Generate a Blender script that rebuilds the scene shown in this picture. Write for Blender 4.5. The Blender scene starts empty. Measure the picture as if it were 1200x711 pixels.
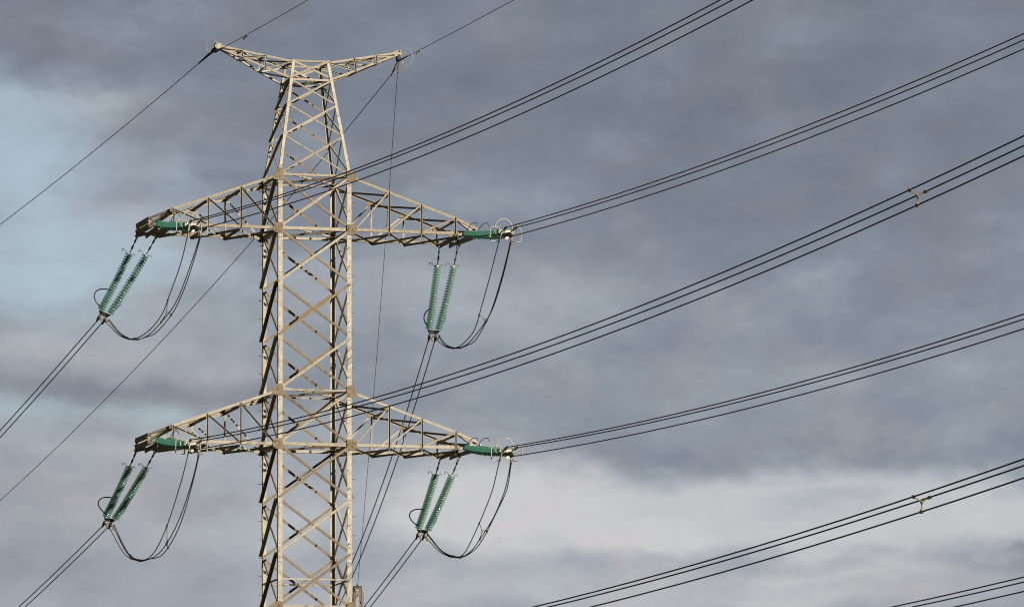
import bpy, math, random
from mathutils import Vector, Matrix
random.seed(7)
S = bpy.context.scene
EXPO = 1.1
GAIN = 2.0 ** EXPO
C = S.collection
R = math.radians

# ------------------------------------------------------------------ camera
CAM_Z = 1.7
cam = bpy.data.objects.new('camera', bpy.data.cameras.new('camera'))
C.objects.link(cam)
cam.data.sensor_width = 36.0
cam.data.lens = 200.0
cam.data.clip_start = 0.5
cam.data.clip_end = 20000.0
cam.location = (0, 0, CAM_Z)
cam.matrix_world = Matrix.Translation((0, 0, CAM_Z)) @ Matrix.Rotation(R(90 + 7.3298), 4, 'X') @ Matrix.Rotation(R(-0.24976), 4, 'Z')
S.camera = cam

# ------------------------------------------------------------------ view transform
S.view_settings.view_transform = 'Standard'
S.view_settings.look = 'None'
S.view_settings.exposure = EXPO
S.view_settings.gamma = 1.0
S.view_settings.use_curve_mapping = False
S.cycles.filter_width = 1.1
S.cycles.max_bounces = 8

# ------------------------------------------------------------------ sun
SUN_AZ = 45.0      # degrees to the right of straight behind the camera
SUN_EL = 22.5
to_sun = Vector((math.sin(R(SUN_AZ)) * math.cos(R(SUN_EL)), -math.cos(R(SUN_AZ)) * math.cos(R(SUN_EL)), math.sin(R(SUN_EL))))
sl = bpy.data.lights.new('sun', 'SUN')
sl.energy = 5.0
sl.angle = R(0.5)
sl.color = (1.0, 0.895, 0.74)
so = bpy.data.objects.new('sun', sl)
C.objects.link(so)
so.rotation_euler = to_sun.to_track_quat('Z', 'Y').to_euler()
so.location = (60, -60, 60)

# ------------------------------------------------------------------ sky (world): Nishita behind banks of cloud
world = bpy.data.worlds.new('World')
S.world = world
world.use_nodes = True
nt = world.node_tree
nt.nodes.clear()
SKY_STRENGTH = 0.05

def N(t, **kw):
    n = nt.nodes.new(t)
    for k, v in kw.items():
        setattr(n, k, v)
    return n

def inp(sock, v):
    if isinstance(v, (int, float)):
        sock.default_value = v
    else:
        nt.links.new(v, sock)

def M(op, a, b=0.0, c=None, clamp=False):
    n = N('ShaderNodeMath', operation=op)
    n.use_clamp = clamp
    inp(n.inputs[0], a)
    inp(n.inputs[1], b)
    if c is not None:
        inp(n.inputs[2], c)
    return n.outputs[0]

def combine(x, y, z):
    n = N('ShaderNodeCombineXYZ')
    inp(n.inputs[0], x); inp(n.inputs[1], y); inp(n.inputs[2], z)
    return n.outputs[0]

def noise(vec, scale, detail=5.0, rough=0.55, dist=0.0):
    n = N('ShaderNodeTexNoise')
    n.noise_dimensions = '3D'
    n.inputs['Scale'].default_value = scale
    n.inputs['Detail'].default_value = detail
    n.inputs['Roughness'].default_value = rough
    n.inputs['Distortion'].default_value = dist
    nt.links.new(vec, n.inputs['Vector'])
    return n.outputs['Fac']

def smooth(x, lo, hi):
    n = N('ShaderNodeMapRange', interpolation_type='SMOOTHSTEP')
    inp(n.inputs['Value'], x)
    n.inputs['From Min'].default_value = lo
    n.inputs['From Max'].default_value = hi
    return n.outputs['Result']

def mixc(f, a, b):
    n = N('ShaderNodeMix', data_type='RGBA')
    inp(n.inputs[0], f)
    for s, v in ((n.inputs[6], a), (n.inputs[7], b)):
        if isinstance(v, tuple):
            s.default_value = (*v, 1)
        else:
            nt.links.new(v, s)
    return n.outputs[2]

sky = N('ShaderNodeTexSky', sky_type='NISHITA')
sky.sun_disc = False
sky.sun_elevation = R(SUN_EL)
sky.sun_rotation = math.atan2(to_sun.x, to_sun.y)
tc = N('ShaderNodeTexCoord')
sep = N('ShaderNodeSeparateXYZ')
nt.links.new(tc.outputs['Generated'], sep.inputs[0])
DX, DY, DZ = sep.outputs
azim = M('ARCTAN2', DX, DY)
elev = M('ARCSINE', DZ)
# compass bearing and height of the sky, in steps of about 0.86 degrees
u0 = M('MULTIPLY', azim, 66.67)
v0 = M('MULTIPLY', M('SUBTRACT', elev, R(7.33)), 66.67)
warp_vec = combine(M('MULTIPLY', u0, 0.42), M('MULTIPLY', v0, 0.75), 3.1)
wa = noise(warp_vec, 1.0, 6.0, 0.6)
wb = noise(combine(M('MULTIPLY', u0, 0.42), M('MULTIPLY', v0, 0.75), 11.7), 1.0, 6.0, 0.6)
u = M('ADD', u0, M('MULTIPLY', M('SUBTRACT', wa, 0.5), 1.7))
v = M('ADD', v0, M('MULTIPLY', M('SUBTRACT', wb, 0.5), 1.1))

def bank(x, y, sx, sy, amp):
    """one bank of cloud (or gap in it): where it sits in the sky and how far it reaches"""
    a = M('DIVIDE', M('SUBTRACT', u, (x - 600) / 100), sx / 100)
    b = M('DIVIDE', M('SUBTRACT', v, (355 - y) / 100), sy / 100)
    r2 = M('ADD', M('MULTIPLY', a, a), M('MULTIPLY', b, b))
    return M('MULTIPLY', M('POWER', 2.71828, M('MULTIPLY', r2, -1.0)), amp)

def total(items):
    t = bank(*items[0])
    for it in items[1:]:
        t = M('ADD', t, bank(*it))
    return t

bright = total([
    (640, 600, 260, 60, 0.10), (900, 658, 500, 11, -0.10), (980, 676, 160, 6, 0.10), (930, 700, 160, 6, 0.08), (1160, 640, 120, 10, -0.10), (950, 695, 420, 26, 0.18), (700, 672, 420, 40, 0.14),
    (985, 583, 60, 10, -0.14), (640, 348, 150, 38, 0.26), (860, 440, 340, 40, 0.06), (930, 525, 280, 20, -0.08), (950, 230, 380, 90, -0.04), (700, 110, 300, 60, -0.06),
    (150, 590, 420, 150, 0.12), (110, 415, 220, 30, 0.16), (120, 443, 240, 18, -0.13), (110, 520, 160, 14, 0.12), (140, 590, 300, 120, 0.05), (150, 660, 260, 30, -0.06), (60, 400, 160, 16, 0.10), (90, 122, 110, 26, 0.26),
    (600, 215, 140, 60, 0.07), (480, 330, 110, 40, 0.18), (490, 590, 130, 80, 0.14), (120, 40, 200, 50, -0.05),
    (860, 130, 260, 130, -0.05), (230, 310, 150, 60, 0.20), (900, 20, 120, 40, 0.06), (40, 250, 150, 120, 0.30), (500, 690, 300, 20, 0.05), (1000, 640, 420, 90, 0.06), (200, 380, 160, 30, 0.08), (450, 370, 70, 20, 0.08)])
streak = noise(combine(M('MULTIPLY', u0, 0.55), M('MULTIPLY', v0, 1.35), 5.3), 1.0, 8.0, 0.56, 0.2)
puff = noise(combine(M('MULTIPLY', u0, 0.5), M('MULTIPLY', v0, 0.85), 21.0), 1.7, 8.0, 0.56)
bright = M('ADD', bright, M('MULTIPLY', M('SUBTRACT', streak, 0.5), 0.22))
bright = M('ADD', bright, M('MULTIPLY', M('SUBTRACT', puff, 0.5), 0.42))
# brighter towards the horizon
bright = M('ADD', bright, M('MULTIPLY', M('MINIMUM', M('MAXIMUM', M('MULTIPLY', v0, -1.0), -4.0), 4.0), 0.036))
# the pale break low in the right-hand cloud, with a crisp upper rim
rim = M('ADD', bank(770, 602, 360, 62, 1.0), bank(1120, 606, 230, 54, 0.66))
rim = M('ADD', rim, M('MULTIPLY', M('SUBTRACT', puff, 0.5), 0.75))
bright = M('ADD', bright, M('MULTIPLY', smooth(rim, 0.22, 0.84), 0.44))
bright = M('ADD', bright, 0.29, clamp=True)
gap = total([
    (10, 215, 120, 120, 1.0), (60, 330, 120, 60, 0.62), (20, 482, 110, 26, 0.55), (245, 312, 130, 30, 0.55),
    (190, 470, 160, 12, 0.45), (340, 610, 110, 60, 0.40), (225, 232, 70, 26, 0.40), (60, 140, 60, 40, 0.25), (520, 560, 100, 60, 0.28),
    (640, 690, 200, 20, 0.20), (700, 360, 120, 20, 0.2)])
gap = M('ADD', gap, M('MULTIPLY', M('SUBTRACT', puff, 0.5), 1.1))
gap = M('ADD', gap, M('MULTIPLY', M('SUBTRACT', streak, 0.5), 0.7))
gap = M('MULTIPLY', smooth(gap, -0.02, 1.35), 0.92)
wisp = noise(combine(M('MULTIPLY', u, 1.1), M('MULTIPLY', v, 1.5), 63.0), 2.2, 9.0, 0.60, 0.1)
bright = M('ADD', bright, M('MULTIPLY', M('SUBTRACT', wisp, 0.5), 0.13), clamp=True)
ramp = N('ShaderNodeValToRGB')
nt.links.new(bright, ramp.inputs[0])
el = ramp.color_ramp.elements
el[0].position = 0.0; el[0].color = (0.152, 0.182, 0.224, 1)
el[1].position = 1.0; el[1].color = (0.575, 0.588, 0.605, 1)
e = ramp.color_ramp.elements.new(0.28); e.color = (0.226, 0.262, 0.314, 1)
e = ramp.color_ramp.elements.new(0.55); e.color = (0.356, 0.394, 0.440, 1)
tint = noise(combine(M('MULTIPLY', u0, 0.5), M('MULTIPLY', v0, 0.8), 44.0), 1.3, 5.0, 0.6)
mauve = N('ShaderNodeMix', data_type='RGBA', blend_type='MULTIPLY')
inp(mauve.inputs[0], smooth(tint, 0.46, 0.70))
nt.links.new(ramp.outputs[0], mauve.inputs[6])
mauve.inputs[7].default_value = (1.06, 0.988, 0.985, 1)
warm = N('ShaderNodeMix', data_type='RGBA', blend_type='MULTIPLY')
inp(warm.inputs[0], M('MINIMUM', M('MAXIMUM', total([(150, 600, 330, 110, 1.0), (130, 415, 220, 40, 0.8), (180, 150, 150, 40, 0.5), (560, 330, 120, 40, 0.4), (900, 20, 160, 50, 0.5), (1000, 690, 240, 40, 0.4)]), 0.0), 1.0))
nt.links.new(mauve.outputs[2], warm.inputs[6])
warm.inputs[7].default_value = (1.05, 0.99, 0.965, 1)
cloud = warm.outputs[2]
# sky out of view, overhead and sideways, dimmed to deepen shade on the steel
unseen_dim = M('MAXIMUM', smooth(elev, R(12.5), R(24)), M('MULTIPLY', smooth(M('ABSOLUTE', azim), R(9), R(32)), 0.93))
cloud = mixc(unseen_dim, cloud, (0.05, 0.056, 0.068))
blue = N('ShaderNodeMix', data_type='RGBA')
blue.inputs[0].default_value = 0.55
nt.links.new(sky.outputs[0], blue.inputs[6])
blue.inputs[7].default_value = (4.2, 5.05, 5.75, 1)
cl = N('ShaderNodeVectorMath', operation='SCALE')
nt.links.new(cloud, cl.inputs[0]); cl.inputs['Scale'].default_value = 1.0 / SKY_STRENGTH / GAIN
full = mixc(M('MULTIPLY', gap, M('SUBTRACT', 1.0, unseen_dim)), cl.outputs[0], blue.outputs[2])
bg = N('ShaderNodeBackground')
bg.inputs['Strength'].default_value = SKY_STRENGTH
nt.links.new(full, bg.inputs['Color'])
wo = N('ShaderNodeOutputWorld')
nt.links.new(bg.outputs[0], wo.inputs['Surface'])
world.cycles.sampling_method = 'MANUAL'
world.cycles.sample_map_resolution = 1024

# ------------------------------------------------------------------ materials
def mat(name, col, rough=0.6, metal=0.0, col2=None, scale=6.0, streak=None, var=0.0, bump=0.0, **extra):
    m = bpy.data.materials.new(name)
    m.use_nodes = True
    t = m.node_tree
    b = t.nodes['Principled BSDF']
    b.inputs['Roughness'].default_value = rough
    b.inputs['Metallic'].default_value = metal
    for k, val in extra.items():
        b.inputs[k].default_value = val
    b.inputs['Base Color'].default_value = (*col, 1)
    if col2:
        c = t.nodes.new('ShaderNodeTexCoord')
        mp = t.nodes.new('ShaderNodeMapping')
        oi = t.nodes.new('ShaderNodeObjectInfo')
        t.links.new(c.outputs['Object'], mp.inputs['Vector'])
        vm = t.nodes.new('ShaderNodeVectorMath'); vm.operation = 'SCALE'
        vm.inputs[0].default_value = (37, 21, 55)
        t.links.new(oi.outputs['Random'], vm.inputs['Scale'])
        t.links.new(vm.outputs[0], mp.inputs['Location'])
        n = t.nodes.new('ShaderNodeTexNoise')
        n.inputs['Scale'].default_value = scale
        n.inputs['Detail'].default_value = 6
        n.inputs['Roughness'].default_value = 0.65
        t.links.new(mp.outputs[0], n.inputs['Vector'])
        r = t.nodes.new('ShaderNodeMapRange')
        r.inputs['From Min'].default_value = 0.34
        r.inputs['From Max'].default_value = 0.74
        t.links.new(n.outputs['Fac'], r.inputs['Value'])
        fac = r.outputs[0]
        if var:
            a = t.nodes.new('ShaderNodeMath'); a.operation = 'MULTIPLY_ADD'; a.use_clamp = True
            t.links.new(oi.outputs['Random'], a.inputs[0]); a.inputs[1].default_value = var
            s = t.nodes.new('ShaderNodeMath'); s.operation = 'SUBTRACT'
            t.links.new(fac, s.inputs[0]); s.inputs[1].default_value = var / 2
            t.links.new(s.outputs[0], a.inputs[2])
            fac = a.outputs[0]
        mx = t.nodes.new('ShaderNodeMix'); mx.data_type = 'RGBA'
        mx.inputs[6].default_value = (*col, 1); mx.inputs[7].default_value = (*col2, 1)
        t.links.new(fac, mx.inputs[0])
        t.links.new(mx.outputs[2], b.inputs['Base Color'])
    return m

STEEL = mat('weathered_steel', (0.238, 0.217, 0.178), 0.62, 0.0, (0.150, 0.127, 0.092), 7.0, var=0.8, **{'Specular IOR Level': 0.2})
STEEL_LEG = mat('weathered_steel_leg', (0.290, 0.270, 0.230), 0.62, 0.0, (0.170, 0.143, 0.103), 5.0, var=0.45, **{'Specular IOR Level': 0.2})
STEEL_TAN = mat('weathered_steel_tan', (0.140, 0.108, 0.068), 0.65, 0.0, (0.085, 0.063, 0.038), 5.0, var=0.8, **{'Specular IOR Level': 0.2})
STEEL_DULL = mat('weathered_steel_rusty', (0.135, 0.105, 0.066), 0.7, 0.0, (0.085, 0.060, 0.034), 9.0, var=0.4, **{'Specular IOR Level': 0.2})
GALV = mat('galvanised_fitting', (0.26, 0.245, 0.22), 0.45, 0.2, (0.15, 0.135, 0.11), 12.0)
FITTING = mat('dark_fitting', (0.045, 0.04, 0.034), 0.55, 0.2, (0.02, 0.018, 0.015), 14.0)
WIRE = mat('aged_conductor', (0.020, 0.020, 0.024), 0.5, 0.2, (0.012, 0.012, 0.015), 3.0)
EARTH = mat('earth_wire', (0.035, 0.035, 0.04), 0.6, 0.1, (0.022, 0.022, 0.026), 3.0)
JUMPW = mat('jumper_conductor', (0.075, 0.066, 0.056), 0.5, 0.1, (0.03, 0.027, 0.025), 3.0)
GLASS = mat('green_glass', (0.115, 0.215, 0.172), 0.10, 0.0, IOR=1.5, **{'Transmission Weight': 0.25})
GLASS_DEEP = mat('deep_green_glass', (0.045, 0.145, 0.112), 0.12, 0.0, IOR=1.5, **{'Transmission Weight': 0.4})
def see_through(m, f):
    t = m.node_tree
    b = t.nodes['Principled BSDF']
    tr = t.nodes.new('ShaderNodeBsdfTransparent')
    tr.inputs['Color'].default_value = (0.80, 0.92, 0.87, 1)
    mx = t.nodes.new('ShaderNodeMixShader')
    mx.inputs[0].default_value = f
    t.links.new(b.outputs[0], mx.inputs[1]); t.links.new(tr.outputs[0], mx.inputs[2])
    t.links.new(mx.outputs[0], t.nodes['Material Output'].inputs['Surface'])
see_through(GLASS, 0.56)
see_through(GLASS_DEEP, 0.22)
CAP_PALE = mat('pale_insulator_cap', (0.40, 0.42, 0.37), 0.30, 0.1, (0.26, 0.28, 0.24), 20.0)
CAP = mat('insulator_cap', (0.55, 0.55, 0.52), 0.35, 0.5, (0.34, 0.33, 0.30), 20.0)
SOIL = mat('meadow', (0.035, 0.042, 0.02), 0.95, 0.0, (0.055, 0.052, 0.03), 0.05)

# ------------------------------------------------------------------ helpers
class MB:
    def __init__(self):
        self.v = []; self.f = []; self.m = []
    def add(self, vs, fs, mi=0):
        o = len(self.v)
        self.v += [tuple(p) for p in vs]
        self.f += [[i + o for i in f] for f in fs]
        self.m += [mi] * len(fs)
    def sweep(self, p, q, poly, a, b, mi=0):
        """prism from p to q; poly is a cross-section in the directions a and b"""
        p, q = Vector(p), Vector(q)
        n = len(poly)
        vs = [p + a * x + b * y for x, y in poly] + [q + a * x + b * y for x, y in poly]
        fs = [[i, (i + 1) % n, (i + 1) % n + n, i + n] for i in range(n)]
        fs += [list(range(n))[::-1], list(range(n, 2 * n))]
        self.add(vs, fs, mi)
    def angle(self, p, q, a, b, w=0.1, t=0.012, w2=None, mi=0):
        """L-section steel angle whose heel runs p..q; its flanges point along a and b"""
        p, q = Vector(p), Vector(q)
        d = (q - p).normalized()
        a = Vector(a); a = (a - d * a.dot(d)).normalized()
        b = Vector(b); b = b - d * b.dot(d); b = (b - a * b.dot(a)).normalized()
        w2 = w2 or w
        self.sweep(p, q, [(0, 0), (w, 0), (w, t), (t, t), (t, w2), (0, w2)], a, b, mi)
    def bar(self, p, q, a, w, h, mi=0):
        p, q = Vector(p), Vector(q)
        d = (q - p).normalized()
        a = Vector(a); a = (a - d * a.dot(d)).normalized()
        b = d.cross(a)
        self.sweep(p, q, [(-w / 2, -h / 2), (w / 2, -h / 2), (w / 2, h / 2), (-w / 2, h / 2)], a, b, mi)
    def plate(self, pts, n, t, mi=0):
        """flat plate: outline pts, thickness t along n"""
        n = Vector(n) * t
        k = len(pts)
        vs = [Vector(p) for p in pts] + [Vector(p) + n for p in pts]
        fs = [list(range(k)), list(range(k, 2 * k))[::-1]] + [[i, i + k, (i + 1) % k + k, (i + 1) % k] for i in range(k)]
        self.add(vs, fs, mi)
    def tube(self, pts, r, seg=8, closed=False, mi=0):
        pts = [Vector(p) for p in pts]
        n = len(pts)
        rings = []
        prev = None
        for i, p in enumerate(pts):
            if closed:
                d = (pts[(i + 1) % n] - pts[i - 1]).normalized()
            else:
                d = (pts[min(i + 1, n - 1)] - pts[max(i - 1, 0)]).normalized()
            if prev is None:
                ref = Vector((0, 0, 1)) if abs(d.z) < 0.9 else Vector((1, 0, 0))
                a = (ref - d * ref.dot(d)).normalized()
            else:
                a = (prev - d * prev.dot(d)).normalized()
            prev = a
            b = d.cross(a)
            rr = r[i] if isinstance(r, (list, tuple)) else r
            rings.append([p + (a * math.cos(2 * math.pi * k / seg) + b * math.sin(2 * math.pi * k / seg)) * rr for k in range(seg)])
        vs = [x for g in rings for x in g]
        fs = []
        for i in range(n if closed else n - 1):
            j = (i + 1) % n
            for k in range(seg):
                l = (k + 1) % seg
                fs.append([i * seg + k, i * seg + l, j * seg + l, j * seg + k])
        if not closed:
            fs += [list(range(seg))[::-1], list(range((n - 1) * seg, n * seg))]
        self.add(vs, fs, mi)
    def lathe(self, prof, seg=20, mi=0):
        """profile (r, z) round the z axis"""
        n = len(prof)
        vs = [(r * math.cos(2 * math.pi * k / seg), r * math.sin(2 * math.pi * k / seg), z) for r, z in prof for k in range(seg)]
        fs = []
        for i in range(n - 1):
            for k in range(seg):
                l = (k + 1) % seg
                fs.append([i * seg + k, i * seg + l, (i + 1) * seg + l, (i + 1) * seg + k])
        fs += [list(range(seg))[::-1], list(range((n - 1) * seg, n * seg))]
        self.add(vs, fs, mi)
    def build(self, name, mats, parent=None, smooth=False, origin=None):
        me = bpy.data.meshes.new(name)
        v = self.v
        if origin is not None:
            o = Vector(origin)
            v = [tuple(Vector(p) - o) for p in v]
        me.from_pydata(v, [], self.f)
        for m in (mats if isinstance(mats, (list, tuple)) else [mats]):
            me.materials.append(m)
        me.polygons.foreach_set('material_index', self.m)
        if smooth:
            me.polygons.foreach_set('use_smooth', [True] * len(self.f))
        me.update()
        ob = bpy.data.objects.new(name, me)
        C.objects.link(ob)
        if parent:
            ob.parent = parent
        if origin is not None:
            ob.location = origin
        return ob

def tag(o, label, cat, group=None):
    o['label'] = label; o['category'] = cat
    if group:
        o['group'] = group
    return o

def empty(name, loc=(0, 0, 0), rz=0.0):
    o = bpy.data.objects.new(name, None)
    o.empty_display_size = 0.3
    C.objects.link(o)
    o.location = loc
    o.rotation_euler = (0, 0, rz)
    return o

def catmull(pts, n=8):
    pts = [Vector(p) for p in pts]
    P = [pts[0] * 2 - pts[1]] + pts + [pts[-1] * 2 - pts[-2]]
    out = []
    for i in range(1, len(P) - 2):
        for k in range(n):
            t = k / n
            a, b, c, d = P[i - 1], P[i], P[i + 1], P[i + 2]
            out.append(0.5 * ((2 * b) + (c - a) * t + (2 * a - 5 * b + 4 * c - d) * t * t + (3 * b - a - 3 * c + d) * t ** 3))
    out.append(pts[-1])
    return out

# tower frame: x along the crossarms, y away from the camera side, z above the upper crossarm
ANG = R(14.939)
BASE = Vector((-8.00866, 220.0, 0.0))
ZU = 31.08212 + CAM_Z
ROT = Matrix.Rotation(ANG, 3, 'Z')
def L2W(p):
    return ROT @ Vector((p[0], p[1], 0)) + BASE + Vector((0, 0, p[2] + ZU))

# ------------------------------------------------------------------ ground
g = MB()
nG, ext = 40, 9000.0
gv = [(-ext + 2 * ext * i / nG, -ext + 2 * ext * j / nG, 0.0) for j in range(nG + 1) for i in range(nG + 1)]
gf = [[j * (nG + 1) + i, j * (nG + 1) + i + 1, (j + 1) * (nG + 1) + i + 1, (j + 1) * (nG + 1) + i] for j in range(nG) for i in range(nG)]
g.add(gv, gf)
go = g.build('ground', SOIL)
go['kind'] = 'structure'

# ------------------------------------------------------------------ the tower
tower = empty('lattice_tower', BASE, ANG)
tag(tower, 'tall pale lattice steel power pylon with two tiers of crossarms and a V-shaped top', 'pylon')
W = 1.454
PH = 2.1

def P_(x, y, z):           # tower-local point, measured from the ground
    return Vector((x, y, z + ZU))

# body half-width at a height
KNEE = -16.8
def hw(z):
    if z > PH:
        return W + (0.83 - W) * (z - PH) / 3.85 if z < 5.95 else 0.83 - (z - 5.95) * 0.12
    if z < KNEE:
        return W + (KNEE - z) / (KNEE + ZU) * 2.3
    return W
TOP = 6.70

def corner(sx, sy, z, inset=0.0):
    h = hw(z) - inset
    return P_(sx * h, sy * h, z)

legs = {}
for sx, sy in ((-1, -1), (1, -1), (-1, 1), (1, 1)):
    m = MB()
    a, b = Vector((-sx, 0, 0)), Vector((0, -sy, 0))
    m.angle(corner(sx, sy, PH), corner(sx, sy, TOP + 0.05), a, b, 0.112, 0.016)
    m.angle(corner(sx, sy, KNEE), corner(sx, sy, PH), a, b, 0.172, 0.02)
    m.angle(P_(sx * hw(-ZU), sy * hw(-ZU), -ZU - 0.3), corner(sx, sy, KNEE), a, b, 0.22, 0.022)
    # bolt heads at every joint, on both flanges
    for k in range(-7, 2):
        z = k * PH
        for dz in (-0.36, -0.20, 0.20, 0.36):
            for off in (0.055, 0.125):
                for nn, al in ((Vector((0, sy, 0)), a), (Vector((sx, 0, 0)), b)):
                    p = corner(sx, sy, z + dz) + al * off
                    m.bar(p, p + nn * 0.016, (0, 0, 1), 0.026, 0.026, 1)
    # climbing pegs on two of the legs
    if sx * sy < 0:
        z = -14.4
        i = 0
        while z < PH - 0.3:
            p = corner(sx, sy, z)
            d_ = Vector((sx, 0, 0)) if i % 2 else Vector((0, sy, 0))
            o_ = (b if i % 2 else a) * 0.10
            m.tube([p + o_, p + o_ + d_ * 0.16], 0.012, 6, mi=1)
            z += 0.36; i += 1
    # splice plates
    for z in (-5.0, -11.2):
        p = corner(sx, sy, z)
        m.plate([p + a * 0.02 + Vector((0, sy * 0.004, -0.45)), p + a * 0.165 + Vector((0, sy * 0.004, -0.45)), p + a * 0.165 + Vector((0, sy * 0.004, 0.45)), p + a * 0.02 + Vector((0, sy * 0.004, 0.45))], (0, sy, 0), 0.012)
        m.plate([p + b * 0.02 + Vector((sx * 0.004, 0, -0.45)), p + b * 0.165 + Vector((sx * 0.004, 0, -0.45)), p + b * 0.165 + Vector((sx * 0.004, 0, 0.45)), p + b * 0.02 + Vector((sx * 0.004, 0, 0.45))], (sx, 0, 0), 0.012)
    m.build('leg', [STEEL_LEG, FITTING], tower)

FACES = [((-1, -1), (1, -1), Vector((0, -1, 0))), ((1, -1), (1, 1), Vector((1, 0, 0))),
         ((1, 1), (-1, 1), Vector((0, 1, 0))), ((-1, 1), (-1, -1), Vector((-1, 0, 0)))]

def face_pt(c, z, n, off):
    h = hw(z)
    return P_(c[0] * h, c[1] * h, z) + n * off

def brace(c0, z0, c1, z1, n, w, outside, name='brace', m_=None, mb=None):
    t = 0.011
    off = 0.003 if outside else -0.024
    p, q = face_pt(c0, z0, n, off), face_pt(c1, z1, n, off)
    d = (q - p).normalized()
    p += d * 0.05; q -= d * 0.05
    up = Vector((0, 0, 1)); up = (up - d * up.dot(d)).normalized()
    m = mb or MB()
    if outside:       # flat flange against the leg, outstanding flange outward along its top edge
        heel = up * (w / 2)
        m.angle(p + heel, q + heel, -up, n, w, t, w * (1.0 if abs(n.x) < 0.5 else 1.30 if n.x < 0 else 0.7))
    else:
        heel = -up * (w / 2)
        m.angle(p + heel, q + heel, up, -n, w, t, w * 0.8)
    if mb is None:
        return m.build(name, m_ or STEEL, tower)

zs_body = [PH * k for k in range(1, -8, -1)]
zs_top = [5.95, 4.95, 3.70, PH]
tan_set = {2, 5, 7}
for zs, w in ((zs_top, 0.066), (zs_body, 0.098)):
    for i in range(len(zs) - 1):
        zt, zb = zs[i], zs[i + 1]
        for c0, c1, n in FACES:
            # the rising brace lies outside, its crossing partner inside the legs
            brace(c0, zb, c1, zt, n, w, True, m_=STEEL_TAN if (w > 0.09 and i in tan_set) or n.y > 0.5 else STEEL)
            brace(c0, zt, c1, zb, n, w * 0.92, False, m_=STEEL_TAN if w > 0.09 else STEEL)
# horizontals
for z, w in ((TOP, 0.08), (5.95, 0.08), (PH, 0.09), (0.0, 0.125), (-3 * PH, 0.07), (-4 * PH, 0.125), (-13.62, 0.055), (-7 * PH, 0.16)):
    for c0, c1, n in FACES:
        h = hw(z)
        m = MB()
        p, q = P_(c0[0] * h, c0[1] * h, z), P_(c1[0] * h, c1[1] * h, z)
        d = (q - p).normalized()
        up = Vector((0, 0, 1))
        p += d * 0.12 - n * 0.028; q -= d * 0.12 + n * 0.028
        m.angle(p - up * w / 2, q - up * w / 2, up, -n, w, 0.012)
        m.build('horizontal_strut', STEEL, tower)
# plan bracing inside the body
for z in (5.95, PH, 0.0, -3 * PH, -4 * PH):
    h = hw(z) - 0.1
    for s in (1, -1):
        m = MB()
        dz = 0.05 * s
        p, q = P_(-h, -h * s, z + dz), P_(h, h * s, z + dz)
        m.angle(p, q, Vector((0, 0, 1)), Vector((1, 0, 0)), 0.08, 0.01)
        m.build('plan_brace', STEEL, tower)
# box between the two peak arms
for y in (-1, 1):
    n = Vector((0, y, 0))
    for s in (1, -1):
        m = MB()
        zA, zB = (5.98, TOP - 0.03) if s > 0 else (TOP - 0.03, 5.98)
        o = n * (0.004 if s > 0 else -0.03)
        p, q = P_(-hw(zA), y * hw(zA), zA) + o, P_(hw(zB), y * hw(zB), zB) + o
        m.angle(p, q, Vector((0, 0, 1)), -n if s < 0 else n, 0.085, 0.01, 0.05)
        m.build('brace', STEEL, tower)
# gusset plates at the crossarm joints
for z in (PH, 0.0, -3 * PH, -4 * PH, -7 * PH):
    for sx in (-1, 1):
        for sy in (-1, 1):
            top = z in (PH, -3 * PH, -7 * PH)
            x, y = sx * W, sy * (W + 0.016)
            hh = 0.23 if top else 0.20
            pr = [(-0.25, -hh * 0.8), (-0.10, -hh), (0.19, -hh), (0.19, hh * 0.6), (0.10, hh), (-0.03, hh)] if top else [(-0.21, -hh * 0.6), (-0.10, -hh), (0.18, -hh), (0.18, hh), (-0.10, hh), (-0.21, hh * 0.5)]
            pts = [P_(x - sx * px, y, z + pz) for px, pz in pr]
            m = MB()
            m.plate(pts, (0, sy, 0), 0.014)
            for _ in range(14):
                px, pz = random.uniform(-0.12, 0.16), random.uniform(-hh * 0.75, hh * 0.6)
                p = P_(x - sx * px, y + sy * 0.014, z + pz)
                m.bar(p, p + Vector((0, sy * 0.016, 0)), (0, 0, 1), 0.028, 0.028, 1)
            m.build('gusset_plate', [STEEL_DULL, FITTING], tower)
# the body below the picture, down to the ground
lo = MB()
zz = [-7 * PH, -8 * PH, -19.6, -23.2, -27.6, -ZU + 0.4]
for i in range(len(zz) - 1):
    for c0, c1, n in FACES:
        brace(c0, zz[i + 1], c1, zz[i], n, 0.13, True, mb=lo)
        brace(c0, zz[i], c1, zz[i + 1], n, 0.12, False, mb=lo)
lo.build('lower_bracing', STEEL, tower)
for sx, sy in ((-1, -1), (1, -1), (-1, 1), (1, 1)):
    h = hw(-ZU)
    m = MB()
    m.bar(P_(sx * h, sy * h, -ZU - 0.6), P_(sx * h, sy * h, -ZU + 0.35), (1, 0, 0), 0.9, 0.9)
    m.build('footing', mat('concrete', (0.32, 0.31, 0.29), 0.9, 0, (0.22, 0.21, 0.2), 3.0) if sx + sy == -2 else bpy.data.materials['concrete'], tower)

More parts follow.
